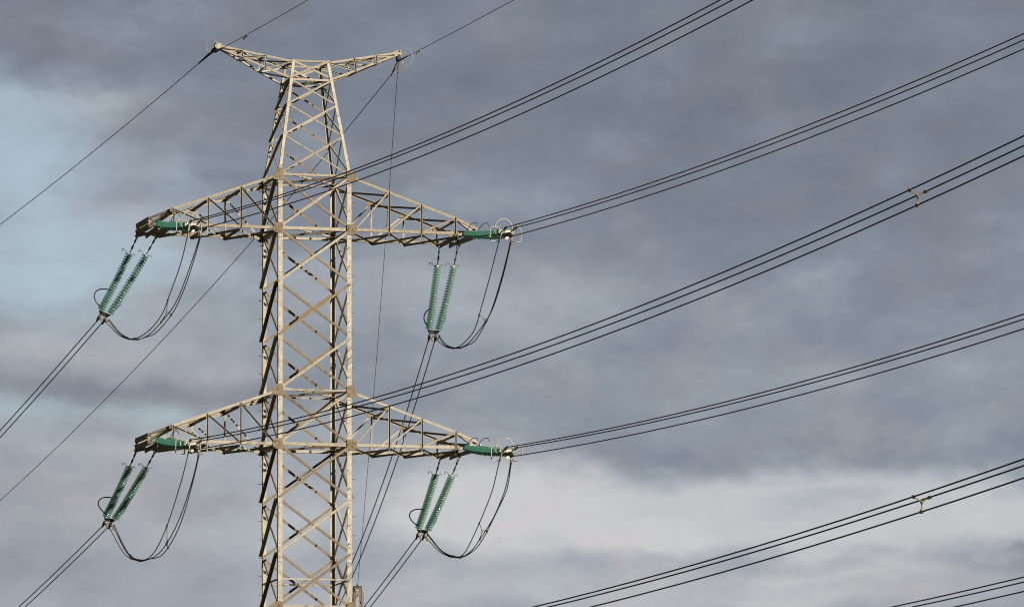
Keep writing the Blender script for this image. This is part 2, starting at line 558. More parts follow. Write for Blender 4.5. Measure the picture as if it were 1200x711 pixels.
# crossarms
NX = [W, 2.945, 4.25, 5.60]           # panel points along the arm
XCS, YC = {-1: 6.42, 1: 6.72}, -0.70                  # outer front corner of the arm end
XB = 6.50                             # outer back corner
def ztop(x):
    return PH - (x - W) * 0.352
ZE = 0.34
def crossarm(s, z0):
    """s = +1 right, -1 left"""
    def pt(x, y, z):
        return P_(s * x, y, z0 + z)
    up, ox = Vector((0, 0, 1)), Vector((s, 0, 0))
    XC = XCS[s]
    m = MB()
    fx0, fx1 = W, NX[3]
    for y in (-W, W):
        n = Vector((0, 1 if y > 0 else -1, 0))
        m.angle(pt(fx0, y, ztop(fx0)), pt(fx1, y, ztop(fx1)), -up, -n, 0.096, 0.014)
        m.angle(pt(fx0, y, 0) - up * 0.06, pt(fx1 if y < 0 else XB, y, 0) - up * 0.06, up, -n, 0.115, 0.014)
    # slanting end of the arm: front chords run on to the corner, back ones to the end beam
    m.angle(pt(fx1, -W, ztop(fx1)), pt(XC, YC, ZE), -up, Vector((0, 1, 0)), 0.10, 0.013)
    m.angle(pt(fx1, -W, -0.06), pt(XC, YC, -0.06), up, Vector((0, 1, 0)), 0.115, 0.014)
    m.angle(pt(fx1, W, ztop(fx1)), pt(XB, W, ZE), -up, Vector((0, -1, 0)), 0.12, 0.013)
    ch = m.build('crossarm', STEEL, tower)
    # end beams
    for zb in (ZE - 0.13, -0.06):
        m = MB()
        m.angle(pt(XC, YC, zb), pt(XB, W, zb), up, -ox, 0.16, 0.016)
        m.build('end_beam', STEEL, ch)
    for x, y in ((XC - 0.02, YC), (XB - 0.02, W - 0.02)):
        m = MB()
        m.angle(pt(x, y, -0.05), pt(x, y, ZE - 0.01), -ox, Vector((0, -1 if y > 0 else 1, 0)), 0.10, 0.012)
        m.build('post', STEEL, ch)
    # beams the strings hang from
    for x, y0, y1 in ((5.72, W, -W), (6.1, YC - 0.32, W)):
        m = MB()
        m.angle(pt(x, y0, -0.075), pt(x, y1, -0.075), -up, ox, 0.13, 0.014)
        m.build('hanger_beam', STEEL, ch)
    # posts and diagonals of the two side faces
    for y in (-W, W):
        n = Vector((0, 1 if y > 0 else -1, 0))
        for i in (1, 2, 3):
            m = MB()
            x = NX[i]
            o = n * 0.004
            hx = x + 0.04 * s      # heel on the +x side
            m.angle(pt(hx, y, -0.04) + o, pt(hx, y, ztop(x) - 0.02) + o, Vector((-1, 0, 0)), n, 0.068, 0.010, 0.075)
            m.build('post', STEEL, ch)
            m = MB()
            o = n * 0.006
            p, q = pt(NX[i] - 0.05, y, ztop(x) - 0.06) + o, pt(NX[i - 1] + (0.16 if i == 1 else 0.06), y, 0.08) + o
            m.angle(p, q, -up, n, 0.066, 0.010, 0.072)
            m.build('brace', STEEL, ch)
    # end diagonals of the front and back
    for p, q, n in ((pt(NX[3], -W, ztop(NX[3]) - 0.05), pt(XC, YC, 0.02), Vector((-s * 0.66, 0.75, 0))), (pt(NX[3], W, ztop(NX[3]) - 0.05), pt(XB, W, 0.02), Vector((0, -1, 0)))):
        m = MB()
        m.angle(p + n * 0.03, q + n * 0.03, up, n, 0.085, 0.010)
        m.build('brace', STEEL, ch)
    # top and bottom planes
    for i in (1, 2, 3):
        for z, dn in ((ztop(NX[i]) - 0.135, -1), (-0.075, 1)):
            m = MB()
            m.angle(pt(NX[i], -W + 0.02, z), pt(NX[i], W - 0.02, z), up * dn if dn < 0 else -up, ox, 0.085, 0.010)
            m.build('cross_strut', STEEL, ch)
    for i in range(3):
        xa, xb = NX[i], NX[i + 1]
        m = MB()
        m.angle(pt(xa, W - 0.03, ztop(xa) - 0.15), pt(xb, -W + 0.03, ztop(xb) - 0.15), -up, ox, 0.08, 0.010)
        m.build('plan_brace', STEEL, ch)
        for sy in (1, -1):
            m = MB()
            dz = -0.085 - (0.025 if sy > 0 else 0)
            m.angle(pt(xa, sy * (W - 0.05), dz), pt(xb, -sy * (W - 0.05), dz), -up, ox, 0.085, 0.010)
            m.build('plan_brace', STEEL, ch)
    m = MB()
    m.angle(pt(NX[3], -W, -0.09), pt(XB, W, -0.09), -up, ox, 0.085, 0.010)
    m.build('plan_brace', STEEL, ch)
    m = MB()
    m.angle(pt(NX[3], W, ztop(NX[3]) - 0.13), pt(XC, YC, ZE - 0.13), -up, ox, 0.085, 0.010)
    m.build('plan_brace', STEEL, ch)
    # little joint plates
    for x, y, z in [(NX[i], y, zq) for i in (1, 2, 3) for y in (-W, W) for zq in ('t', 'b')]:
        n = 1 if y > 0 else -1
        zc = ztop(x) - 0.07 if z == 't' else 0.02
        m = MB()
        yy = y - n * 0.028
        m.plate([pt(x - 0.16, yy, zc - 0.09), pt(x + 0.12, yy, zc - 0.09), pt(x + 0.12, yy, zc + 0.07), pt(x - 0.16, yy, zc + 0.09)], (0, -n, 0), 0.008)
        m.build('gusset_plate', STEEL_TAN, ch)
    return ch

for z0 in (0.0, -4 * PH):
    for s in (-1, 1):
        crossarm(s, z0)
for s in (-1, 1):          # third tier, wholly below the picture: chords and webs as one mesh
    m = MB()
    z0 = -8 * PH
    XC = XCS[s]
    def pt(x, y, z):
        return P_(s * x, y, z0 + z)
    for y in (-W, W):
        n = Vector((0, 1 if y > 0 else -1, 0))
        m.angle(pt(W, y, PH), pt(XC, y * 0.6, ZE), Vector((0, 0, -1)), -n, 0.12, 0.014)
        m.angle(pt(W, y, -0.06), pt(XC, y * 0.6, -0.06), Vector((0, 0, 1)), -n, 0.14, 0.014)
        for i in (1, 2, 3):
            f = (NX[i] - W) / (XC - W); yy = y * (1 - 0.4 * f)
            f2 = (NX[i - 1] - W) / (XC - W); y2 = y * (1 - 0.4 * f2)
            m.angle(pt(NX[i], yy, 0), pt(NX[i], yy, PH - f * 1.76), Vector((s, 0, 0)), -n, 0.09, 0.01)
            m.angle(pt(NX[i], yy, PH - f * 1.76), pt(NX[i - 1], y2, 0), Vector((0, 0, 1)), -n, 0.09, 0.01)
    m.bar(pt(XC, -W * 0.6, 0), pt(XC, W * 0.6, 0), (0, 0, 1), 0.14, 0.14)
    m.build('lower_crossarm', STEEL, tower)

# peak arms
def peak_arm(s):
    up, ox = Vector((0, 0, 1)), Vector((s, 0, 0))
    tx = 3.73 if s > 0 else 3.61
    tipT, tipB = P_(s * tx, 0, 7.34), P_(s * tx, 0, 7.20)
    m = MB()
    inn = {}
    for y in (-1, 1):
        n = Vector((0, y, 0))
        inn[y] = (P_(s * hw(TOP), y * hw(TOP), TOP), P_(s * 0.83, y * 0.83, 5.95))
        m.angle(inn[y][0], tipT + n * 0.07, -up, -n, 0.074, 0.011)
        m.angle(inn[y][1], tipB + n * 0.07, up, -n, 0.08, 0.011)
    ch = m.build('peak_arm', STEEL, tower)
    def on(y, k, f):
        a, b = inn[y][k], (tipT, tipB)[k] + Vector((0, y * 0.07, 0))
        return a + (b - a) * f
    f1, f2 = 0.35, 0.66
    for y in (-1, 1):
        n = Vector((0, y, 0))
        for f in (f1, f2):
            m = MB()
            m.angle(on(y, 1, f) + n * 0.004 + Vector((0.03, 0, 0)), on(y, 0, f) + n * 0.004 + Vector((0.03, 0, 0)), Vector((-1, 0, 0)), n, 0.058, 0.008, 0.058)
            m.build('post', STEEL, ch)
        for fa, fb in ((0.0, f1), (f1, f2), (f2, 0.93)):
            m = MB()
            m.angle(on(y, 0, fa) + n * 0.006 - up * 0.03, on(y, 1, fb) + n * 0.006 + up * 0.05, -up, n, 0.058, 0.008)
            m.build('brace', STEEL, ch)
    for k in (0, 1):
        for f in (0.0, f1, f2):
            m = MB()
            m.angle(on(-1, k, f), on(1, k, f), -up if k == 0 else up, ox, 0.06, 0.008)
            m.build('cross_strut', STEEL, ch)
        for fa, fb, sg in ((0.0, f1, 1), (f1, f2, -1), (f2, 0.92, 1)):
            m = MB()
            dz = up * (-0.05 if k == 0 else 0.05)
            m.angle(on(-sg, k, fa) + dz, on(sg, k, fb) + dz, -up, ox, 0.06, 0.008)
            m.build('plan_brace', STEEL, ch)
    m = MB()
    x0, x1, xm = s * (tx - 0.18), s * (tx + 0.08), s * (tx + 0.01)
    for yy in (-0.10, 0.088):
        m.plate([P_(x0, yy, 7.36), P_(xm, yy, 7.40), P_(x1, yy, 7.34), P_(x1, yy, 7.20), P_(xm, yy, 7.14), P_(x0, yy, 7.20)], (0, 1, 0), 0.014)
    m.bar(P_(xm, -0.16, 7.36), P_(xm, 0.16, 7.36), (0, 0, 1), 0.05, 0.05)
    m.bar(P_(xm, -0.16, 7.20), P_(xm, 0.16, 7.20), (0, 0, 1), 0.06, 0.06)
    m.build('tip_plate', STEEL, ch)
for s in (-1, 1):
    peak_arm(s)

# ------------------------------------------------------------------ insulator strings
def disc_mesh(glass, name, r=0.14, pitch=0.146):
    m = MB()
    k = r / 0.14
    m.lathe([(0.03 * k, -0.004), (0.075 * k, -0.008), (0.080 * k, -0.030), (0.088 * k, -0.012), (0.110 * k, -0.018), (0.116 * k, -0.036), (0.124 * k, -0.024), (0.140 * k, -0.034), (0.1415 * k, -0.026), (0.125 * k, -0.006), (0.085 * k, 0.006), (0.05 * k, 0.012)], 20, 0)
    m.lathe([(0.014, -pitch * 0.62), (0.018, -0.03), (0.05, -0.012), (0.058, 0.022), (0.052, 0.058), (0.034, 0.068), (0.016, 0.072)], 12, 1)
    ob = m.build(name, [glass, CAP_PALE if glass is GLASS else CAP], smooth=True)
    me = ob.data
    bpy.data.objects.remove(ob)
    return me
DISC = disc_mesh(GLASS, 'glass_disc', 0.152)
DISC_D = disc_mesh(GLASS_DEEP, 'glass_disc_deep', 0.155)

def string_along(path, mesh, n, parent):
    """n discs threaded on a path of points, first to last"""
    path = [Vector(p) for p in path]
    acc = [0.0]
    for a, b in zip(path, path[1:]):
        acc.append(acc[-1] + (b - a).length)
    for k in range(n):
        s = acc[-1] * (k + 0.5) / n
        i = max(j for j in range(len(path) - 1) if acc[j] <= s)
        t = (s - acc[i]) / (acc[i + 1] - acc[i])
        p = path[i].lerp(path[i + 1], t)
        d = (path[i + 1] - path[i]).normalized()
        o = bpy.data.objects.new('disc', mesh)
        C.objects.link(o)
        o.parent = parent
        o.location = p
        o.rotation_mode = 'QUATERNION'
        o.rotation_quaternion = (-d).to_track_quat('Z', 'Y')

def bez(a, b, c, n=16):
    return [a * (1 - t) ** 2 + b * 2 * t * (1 - t) + c * t * t for t in [i / n for i in range(n + 1)]]

def arc(c, a, b, ra, rb, t0, t1, n=20):
    return [c + a * ra * math.cos(R(t0 + (t1 - t0) * i / n)) + b * rb * math.sin(R(t0 + (t1 - t0) * i / n)) for i in range(n + 1)]

SIDE = {'UL': (-1, 0.0), 'UR': (1, 0.0), 'LL': (-1, -4 * PH), 'LR': (1, -4 * PH)}
WORD = {'UL': 'upper left', 'UR': 'upper right', 'LL': 'lower left', 'LR': 'lower right'}
# where the two conductors of each slack span are clamped (tower frame)
CLAMP = {'UL': (-7.523, 3.254, -3.222), 'UR': (5.860, 3.254, -3.585), 'LL': (-7.146, 3.854, -11.213), 'LR': (5.503, 3.854, -11.444)}
LOOK = {'UL': 'leaning far out to the left', 'UR': 'hanging almost upright', 'LL': 'leaning out to the left', 'LR': 'leaning slightly left'}

for key, (s, z0) in SIDE.items():
    A0 = [Vector((s * x, 1.454, z0 - 0.17)) for x in ((6.46, 5.72) if s < 0 else (5.72, 6.46))]   # left one first
    root = empty('hanging_insulator', L2W((s * 6.1, 1.454, z0)), ANG)
    tag(root, 'pale green glass strings hanging below the %s crossarm, %s' % (WORD[key], LOOK[key]), 'insulator', 'hanging glass insulator strings')
    O = Vector((s * 6.1, 1.454, z0))
    cl = Vector(CLAMP[key]) - O
    axis = (cl - Vector((0, 0, -0.17))).normalized()
    side = Vector((1, 0, 0)); side = (side - axis * side.dot(axis)).normalized()
    out = side.cross(axis).normalized()
    yoke = cl - axis * 0.36
    for k in (0, 1):
        a = A0[k] - O
        b = yoke + side * (-0.20 if k == 0 else 0.20) - axis * 0.05
        mid = a.lerp(b, 0.5) + Vector((0, -0.10, -0.12))
        full_ = bez(a, mid, b, 24)
        # fittings at the top: shackle, links
        n_top = 5
        link = MB()
        link.tube(full_[:n_top + 1], 0.022, 6)
        for q in (1, 3):
            d = (full_[q + 1] - full_[q]).normalized()
            link.tube([full_[q] - d * 0.07, full_[q] + d * 0.07], 0.038, 8)
        p = full_[0]
        link.tube(arc(p + Vector((0, 0, 0.05)), Vector((1, 0, 0)), Vector((0, 0, 1)), 0.05, 0.09, 0, 360, 14)[:-1], 0.014, 6, True)
        st = link.build('string', FITTING, root, True)
        core = full_[n_top:]
        string_along(core, DISC, 24, st)
        # curl-shaped arcing horn at the top
        h = full_[n_top]
        hm = MB()
        hm.tube(catmull([h, h - side * 0.12 + Vector((0, 0, -0.02)), h - side * 0.20 + Vector((0, 0, 0.06)), h - side * 0.29 + Vector((0, 0, 0.08)), h - side * 0.34 + Vector((0, 0, 0.03)), h - side * 0.30 + Vector((0, 0, -0.02))], 6), 0.012, 6)
        hm.tube(catmull([h, h + side * 0.10 + Vector((0, 0, -0.01)), h + side * 0.19 + Vector((0, 0, 0.05)), h + side * 0.24 + Vector((0, 0, 0.0))], 6), 0.012, 6)
        hm.build('arcing_horn', FITTING, root, True)
    # yoke plate
    m = MB()
    m.plate([yoke - side * 0.27 - out * 0.01, yoke + side * 0.27 - out * 0.01, yoke + side * 0.16 + axis * 0.16 - out * 0.01, yoke - side * 0.16 + axis * 0.16 - out * 0.01], out, 0.022)
    m.build('yoke_plate', FITTING, root)
    # grading ring: upright hoop round the foot of the strings, seen obliquely
    c = yoke - axis * 0.52 - side * 0.12
    m = MB()
    ring_b = (out * 0.35 - side * 0.94).normalized()
    wide = 0.60 if key != 'UR' else 0.36
    m.tube(arc(c, axis, ring_b, 0.40, wide, 6, 174, 24), 0.024, 8)
    m.tube([c + axis * 0.40, yoke - side * 0.2], 0.018, 6)
    m.build('grading_ring', FITTING, root, True)
    m = MB()
    c2 = c + side * 0.20
    m.tube(arc(c2 - axis * 0.05, axis, -ring_b, 0.30, 0.30, 20, 160, 18), 0.013, 6)
    m.build('arcing_horn', FITTING, root, True)
    # two tension clamps with their jumper lugs
    for k in (-1, 1):
        p = yoke + side * 0.13 * k + axis * 0.12
        q = cl + side * 0.13 * k
        m = MB()
        m.tube([p, p.lerp(q, 0.3)], 0.022, 6)
        m.tube([p.lerp(q, 0.25), p.lerp(q, 0.45), p.lerp(q, 0.8), q + axis * 0.14], [0.035, 0.065, 0.06, 0.026], 8)
        m.tube(arc(p.lerp(q, 0.4) + side * 0.05, axis, side, 0.13, 0.10, -90, 90, 12), 0.018, 6)
        m.build('tension_clamp', FITTING, root, True)
        m = MB()
        e0 = p.lerp(q, 0.55) - out * 0.03
        m.tube([e0, e0 + Vector((0.05, -0.08, -0.10)), e0 + Vector((0.09, -0.16, -0.22))], 0.028, 7)
        m.build('jumper_lug', STEEL_TAN, root, True)

# tension strings on the camera side
#   name: (x of the bundle, z0, slope, sag, turn of the triangle)
BUND = {
 'UR': (6.37, -0.14809, 0.074610, 0.00045849, 0.24),
 'UL': (-5.87, -0.12760, 0.095806, 0.00050635, 6.81),
 'LL': (-5.87, -8.56853, 0.074817, 0.00045082, -3.47),
 'LR': (6.37, -8.61790, 0.066405, 0.00044846, -1.11),
 'third left': (-5.87, -17.02944, 0.055796, 0.00039763, -0.84),
 'third right': (6.37, -17.07703, 0.047826, 0.00040968, -6.65)}
def bz(key, y):
    b = BUND[key]
    return b[1] + b[2] * y + b[3] * y * y
def bundle_off(key, i):
    ph = R((150, 30, -90)[i] + BUND[key][4])
    return 0.23 * math.cos(ph), 0.23 * math.sin(ph)
YJ = -7.1        # where conductors leave their clamps

for key, (s, z0) in SIDE.items():
    x0 = BUND[key][0]
    O = Vector((x0, -0.75, z0))
    root = empty('tension_insulator', L2W(O), ANG)
    tag(root, 'dark green glass insulator lying level at the %s crossarm end' % WORD[key], 'insulator', 'level glass tension insulators')
    zy = bz(key, YJ) - z0
    def q(x, y, z):
        return Vector((x, y + 0.75, z))
    yk = zy - 0.02
    for k in (-1, 1):
        a = q(0.225 * k, -0.72, 0.10)
        b = q(0.225 * k, -6.32, yk + 0.03)
        pth = bez(a, a.lerp(b, 0.5) + Vector((0, 0, -0.14)), b, 26)
        m = MB()
        m.tube(pth[:3], 0.026, 6)
        m.tube([pth[0] - Vector((0, 0, 0.06)), pth[0] + Vector((0, 0, 0.06))], 0.04, 8)
        st = m.build('string', FITTING, root, True)
        string_along(pth[2:], DISC_D, 20, st)
        # horn at the tower end
        p = pth[3] + Vector((0, 0, 0.12))
        m = MB()
        m.tube(catmull([pth[2], p + Vector((0, 0.05, 0.05)), p + Vector((0, -0.1, 0.12)), p + Vector((0, -0.7, 0.20)), p + Vector((0, -1.35, 0.14)), p + Vector((0, -1.5, 0.0))], 6), 0.014, 6)
        m.build('arcing_horn', FITTING, root, True)
    # yoke
    m = MB()
    m.plate([q(-0.34, -6.28, yk - 0.01), q(0.34, -6.28, yk - 0.01), q(0.20, -6.65, yk - 0.02), q(0, -6.72, yk - 0.02), q(-0.20, -6.65, yk - 0.02)], (0, 0, 1), 0.03)
    m.plate([q(-0.05, -6.42, yk - 0.24), q(0.05, -6.42, yk - 0.24), q(0.17, -6.42, yk + 0.13), q(-0.17, -6.42, yk + 0.13)], (0, -1, 0), 0.03)
    m.build('yoke_plate', GALV, root)
    # two C-shaped racetrack rings, either side of the yoke
    for k in (-1, 1):
        xi, xo, hz, rr = 0.26 * k, 0.60 * k, 0.28, 0.09
        zc = yk - 0.02
        y_ = -6.30
        pts = [q(xi, y_, zc + hz)]
        for cx, cz, t0 in ((xo - rr * k, zc + hz - rr, 90), (xo - rr * k, zc - hz + rr, 0)):
            for i in range(7):
                t = R(t0 - 90 * i / 6)
                pts.append(q(cx + k * rr * math.cos(t), y_, cz + rr * math.sin(t)))
        pts.append(q(xi, y_, zc - hz))
        m = MB()
        m.tube(pts, 0.020, 8)
        m.tube([q(xi, y_, zc + hz), q(xi * 0.95, y_, zc), q(xi, y_, zc - hz)], 0.022, 8)
        m.build('grading_ring', GALV, root, True)
    # tall hoop above the yoke
    m = MB()
    m.tube(arc(q(-0.05, -6.2, yk + 0.15), Vector((1, 0, 0)), Vector((0, 0, 1)), 0.36, 0.44, -20, 200, 24), 0.022, 8)
    m.build('arcing_hoop', GALV, root, True)
    # three clamps and the lugs the jumpers drop from
    for i in range(3):
        dx, dz = bundle_off(key, i)
        m = MB()
        e = q(dx, YJ, zy + dz)
        c0 = q(dx * 0.7, -6.55, yk + dz * 0.4)
        m.tube([c0, c0.lerp(e, 0.4)], 0.026, 6)
        m.tube([c0.lerp(e, 0.35), c0.lerp(e, 0.6), e, e + Vector((0, -0.25, 0.02))], [0.03, 0.05, 0.045, 0.03], 8)
        m.build('tension_clamp', GALV if i < 2 else FITTING, root, True)

JUMP={
 'UR':{
  'l':[(5.929, -7.1, -0.963), (6.075, -5.189, -2.024), (6.546, -1.853, -2.986), (6.801, 0.065, -3.519), (6.79, 1.153, -3.811), (6.6, 2.167, -4.043), (6.334, 2.768, -3.864), (6.122, 3.254, -3.404)],
  'r':[(6.384, -7.1, -1.043), (6.51, -5.502, -2.047), (6.814, -3.021, -2.852), (6.951, -1.403, -3.286), (7.019, 0.736, -3.872), (6.846, 1.634, -4.028), (6.626, 2.266, -4.065), (6.319, 2.847, -3.94), (6.036, 3.254, -3.613)],
  'm':[(6.35, -7.1, -1.045), (6.501, -5.284, -2.119), (6.864, -2.382, -3.005), (6.966, -0.888, -3.391), (6.874, 1.339, -3.943), (6.615, 2.226, -4.053), (6.315, 2.83, -3.891), (6.105, 3.254, -3.473)],
 },
 'UL':{
  'l':[(-6.194, -7.1, -1.194), (-6.181, -5.765, -2.106), (-6.088, -3.258, -2.955), (-6.007, -1.324, -3.501), (-6.169, 0.509, -3.937), (-6.516, 1.756, -4.103), (-6.842, 2.526, -3.822), (-7.201, 3.254, -3.176)],
  'r':[(-5.696, -7.1, -1.207), (-5.739, -5.545, -2.294), (-5.698, -3.859, -2.933), (-5.707, -2.013, -3.494), (-5.923, 0.054, -4.016), (-6.204, 1.044, -4.125), (-6.505, 1.807, -4.13), (-6.898, 2.582, -3.885), (-7.319, 3.254, -3.282)],
  'm':[(-5.729, -7.1, -1.208), (-5.803, -5.474, -2.288), (-5.753, -2.802, -3.198), (-5.909, -0.658, -3.735), (-6.156, 0.884, -4.092), (-6.503, 1.82, -4.112), (-6.866, 2.574, -3.851), (-7.235, 3.254, -3.211)],
 },
 'LR':{
  'l':[(5.918, -7.1, -9.327), (6.051, -5.435, -10.366), (6.23, -3.518, -11.017), (6.405, -1.635, -11.558), (6.532, -0.018, -12.019), (6.56, 0.794, -12.257), (6.477, 1.5, -12.404), (6.137, 2.758, -12.083), (5.781, 3.854, -11.266)],
  'r':[(6.354, -7.1, -9.476), (6.504, -5.849, -10.391), (6.595, -4.002, -11.082), (6.764, -1.195, -11.91), (6.731, 0.239, -12.271), (6.491, 1.554, -12.433), (6.09, 2.849, -12.121), (5.677, 3.854, -11.371)],
  'm':[(6.321, -7.1, -9.477), (6.453, -5.738, -10.421), (6.632, -3.285, -11.282), (6.706, -0.932, -11.91), (6.692, 0.463, -12.271), (6.496, 1.575, -12.415), (6.144, 2.785, -12.108), (5.764, 3.854, -11.301)],
 },
 'LL':{
  'l':[(-6.136, -7.1, -9.372), (-6.138, -5.655, -10.423), (-5.953, -2.148, -11.74), (-5.949, 0.373, -12.551), (-6.208, 1.482, -12.75), (-6.536, 2.508, -12.394), (-6.84, 3.854, -11.204)],
  'r':[(-5.732, -7.1, -9.456), (-5.726, -5.576, -10.629), (-5.588, -2.701, -11.816), (-5.69, -0.204, -12.631), (-6.025, 0.988, -12.751), (-6.278, 1.704, -12.767), (-6.659, 2.707, -12.397), (-7.026, 3.854, -11.31)],
  'm':[(-5.764, -7.1, -9.457), (-5.751, -5.384, -10.677), (-5.665, -2.318, -11.831), (-5.789, 0.139, -12.582), (-6.188, 1.581, -12.758), (-6.545, 2.6, -12.403), (-6.874, 3.854, -11.255)],
 },
}

WH = {'l': 'nearest the tower', 'r': 'outermost', 'm': 'middle'}
for key in SIDE:
    for k in ('l', 'r', 'm'):
        i = {'l': 0, 'r': 1, 'm': 2}[k]
        pts = [Vector(p) for p in JUMP[key][k]]
        dx, dz = bundle_off(key, i)
        start = Vector((BUND[key][0] + dx, YJ + 0.18, bz(key, YJ + 0.18) + dz))
        cl = Vector(CLAMP[key])
        pts = [L2W(start)] + [L2W(p) for p in pts]
        path = catmull(pts, 7)
        m = MB()
        m.tube(path, 0.0195, 7)
        o = m.build('jumper_cable', JUMPW, smooth=True, origin=path[0])
        tag(o, 'jumper cable looping beneath the %s crossarm, %s' % (WORD[key], {'l': 'dropping nearest the tower', 'r': 'lowest and outermost of three', 'm': 'middle one of three'}[k]), 'cable', 'jumper cables looping under the crossarms')
        # pale sleeve where the jumper leaves the clamp
        m = MB()
        d = [path[j] for j in range(0, 9)]
        m.tube(d, 0.028, 7)
        m.build('end_sleeve', GALV, o, True, origin=(0, 0, 0)).location = -path[0]
        m = MB()
        for f in (0.72, 0.80):
            j = int(len(path) * f)
            m.tube([path[j], path[j].lerp(path[j + 1], 1.0)], 0.036, 7)
        m.build('crimp', FITTING, o, True).location = -path[0]
    # spacer holding the three apart
    def at(k, f):
        pts = catmull([L2W(p) for p in JUMP[key][k]], 7)
        return pts[int((len(pts) - 1) * f)]
    a, b, c = at('l', 0.34), at('r', 0.40), at('m', 0.44)
    hub = (a + b + c) / 3
    m = MB()
    for p in (a, b, c):
        mm = hub.lerp(p, 0.5) + Vector((0, 0, 0.05 if p is not c else 0))
        m.tube(catmull([hub, mm, p], 5), 0.014, 6)
    o = m.build('jumper_spacer', STEEL_TAN, smooth=True, origin=hub)
    tag(o, 'small curved spacer holding the jumper cables apart below the %s crossarm' % WORD[key], 'spacer', 'spacers on the jumper loops')
    for p in (a, b, c):
        m = MB()
        m.tube([p + Vector((0, 0, 0.05)), p - Vector((0, 0, 0.05))], 0.034, 7)
        m.build('clamp', FITTING, o, True).location = -hub

# ------------------------------------------------------------------ line conductors towards the camera and past it
NAMEB = {'UL': 'upper left', 'UR': 'upper right', 'LL': 'lower left', 'LR': 'lower right', 'third left': 'third-tier left', 'third right': 'third-tier right'}
EXIT = {'UL': 'to the top edge', 'UR': 'to the top right corner', 'LL': 'to right edge below corner bundle', 'LR': 'to the middle of the right edge', 'third left': 'across the lower right sky', 'third right': 'across the bottom right corner'}
YEND = -330.0
for key in BUND:
    x0 = BUND[key][0]
    ys = -6.95 if key in SIDE else -0.6
    for i in range(3):
        dx, dz = bundle_off(key, i)
        pts = []
        nseg = 90
        for j in range(nseg + 1):
            y = ys + (YEND - ys) * j / nseg
            pts.append(L2W((x0 + dx, y, bz(key, y) + dz)))
        m = MB()
        m.tube(pts, 0.0205, 6)
        o = m.build('conductor_wire', WIRE, smooth=True, origin=pts[0])
        tag(o, '%s of three wires from %s crossarm %s' % (('upper', 'middle', 'lowest')[i], NAMEB[key], EXIT[key]), 'wire', 'line wires rising to the right')

# spacers on two of the bundles
for key, lab in (('LL', 'pale three-armed spacer clamped on the wire bundle near the upper right'), ('third left', 'tan three-armed spacer clamped on the wire bundle low at the right')):
    y = -89.9
    c = L2W((BUND[key][0], y, bz(key, y)))
    ps = [L2W((BUND[key][0] + bundle_off(key, i)[0], y, bz(key, y) + bundle_off(key, i)[1])) for i in range(3)]
    m = MB()
    for p in ps:
        side_ = (p - c).normalized()
        mm = c.lerp(p, 0.5)
        m.tube([c, mm, p], [0.022, 0.014, 0.018], 7)
    m.tube([c - ROT @ Vector((0, 0.03, 0)), c + ROT @ Vector((0, 0.03, 0))], 0.035, 8)
    o = m.build('bundle_spacer', STEEL_TAN, smooth=True, origin=c)
    tag(o, lab, 'spacer', 'spacers on the line wires')
    dv = ROT @ Vector((0, 1, 0))
    for p in ps:
        m = MB()
        m.tube([p - dv * 0.10, p - dv * 0.05, p + dv * 0.05, p + dv * 0.10], [0.024, 0.045, 0.045, 0.024], 8)
        m.tube([p, p.lerp(c, 0.25)], 0.035, 8)
        m.build('clamp', GALV, o, True).location = -c

# ------------------------------------------------------------------ slack spans down to the gantry behind
GY = 265.0
SLACK = {'UL': (-0.5225, -0.4010, 0.0017), 'UR': (-0.26806, -0.7455, 0.0102), 'LL': (-0.35005, -0.1922, 0.0010), 'LR': (-0.2086, -0.1740, 0.0008)}
WHERE = {'UL': 'falling to the left edge', 'UR': 'falling steeply behind the tower leg', 'LL': 'falling to the bottom left corner', 'LR': 'falling to the bottom edge'}
for key, (az, c1, c2) in SLACK.items():
    base = L2W(CLAMP[key])
    hd = Vector((az, 1, 0)).normalized()
    sd = Vector((1, 0, 0))
    for k in (-1, 1):
        pts = []
        for j in range(41):
            d = (GY - base.y) * j / 40
            zz_ = base.z + c1 * d + c2 * d * d
            pts.append(Vector((base.x + az * d, base.y + d, zz_)) + sd * 0.13 * k)
        m = MB()
        m.tube(pts, 0.0205, 6)
        o = m.build('slack_wire', WIRE, smooth=True, origin=pts[0])
        tag(o, '%s wire of the pair below the %s insulators, %s' % ('left' if k < 0 else 'right', WORD[key], WHERE[key]), 'wire', 'paired wires falling behind the tower')

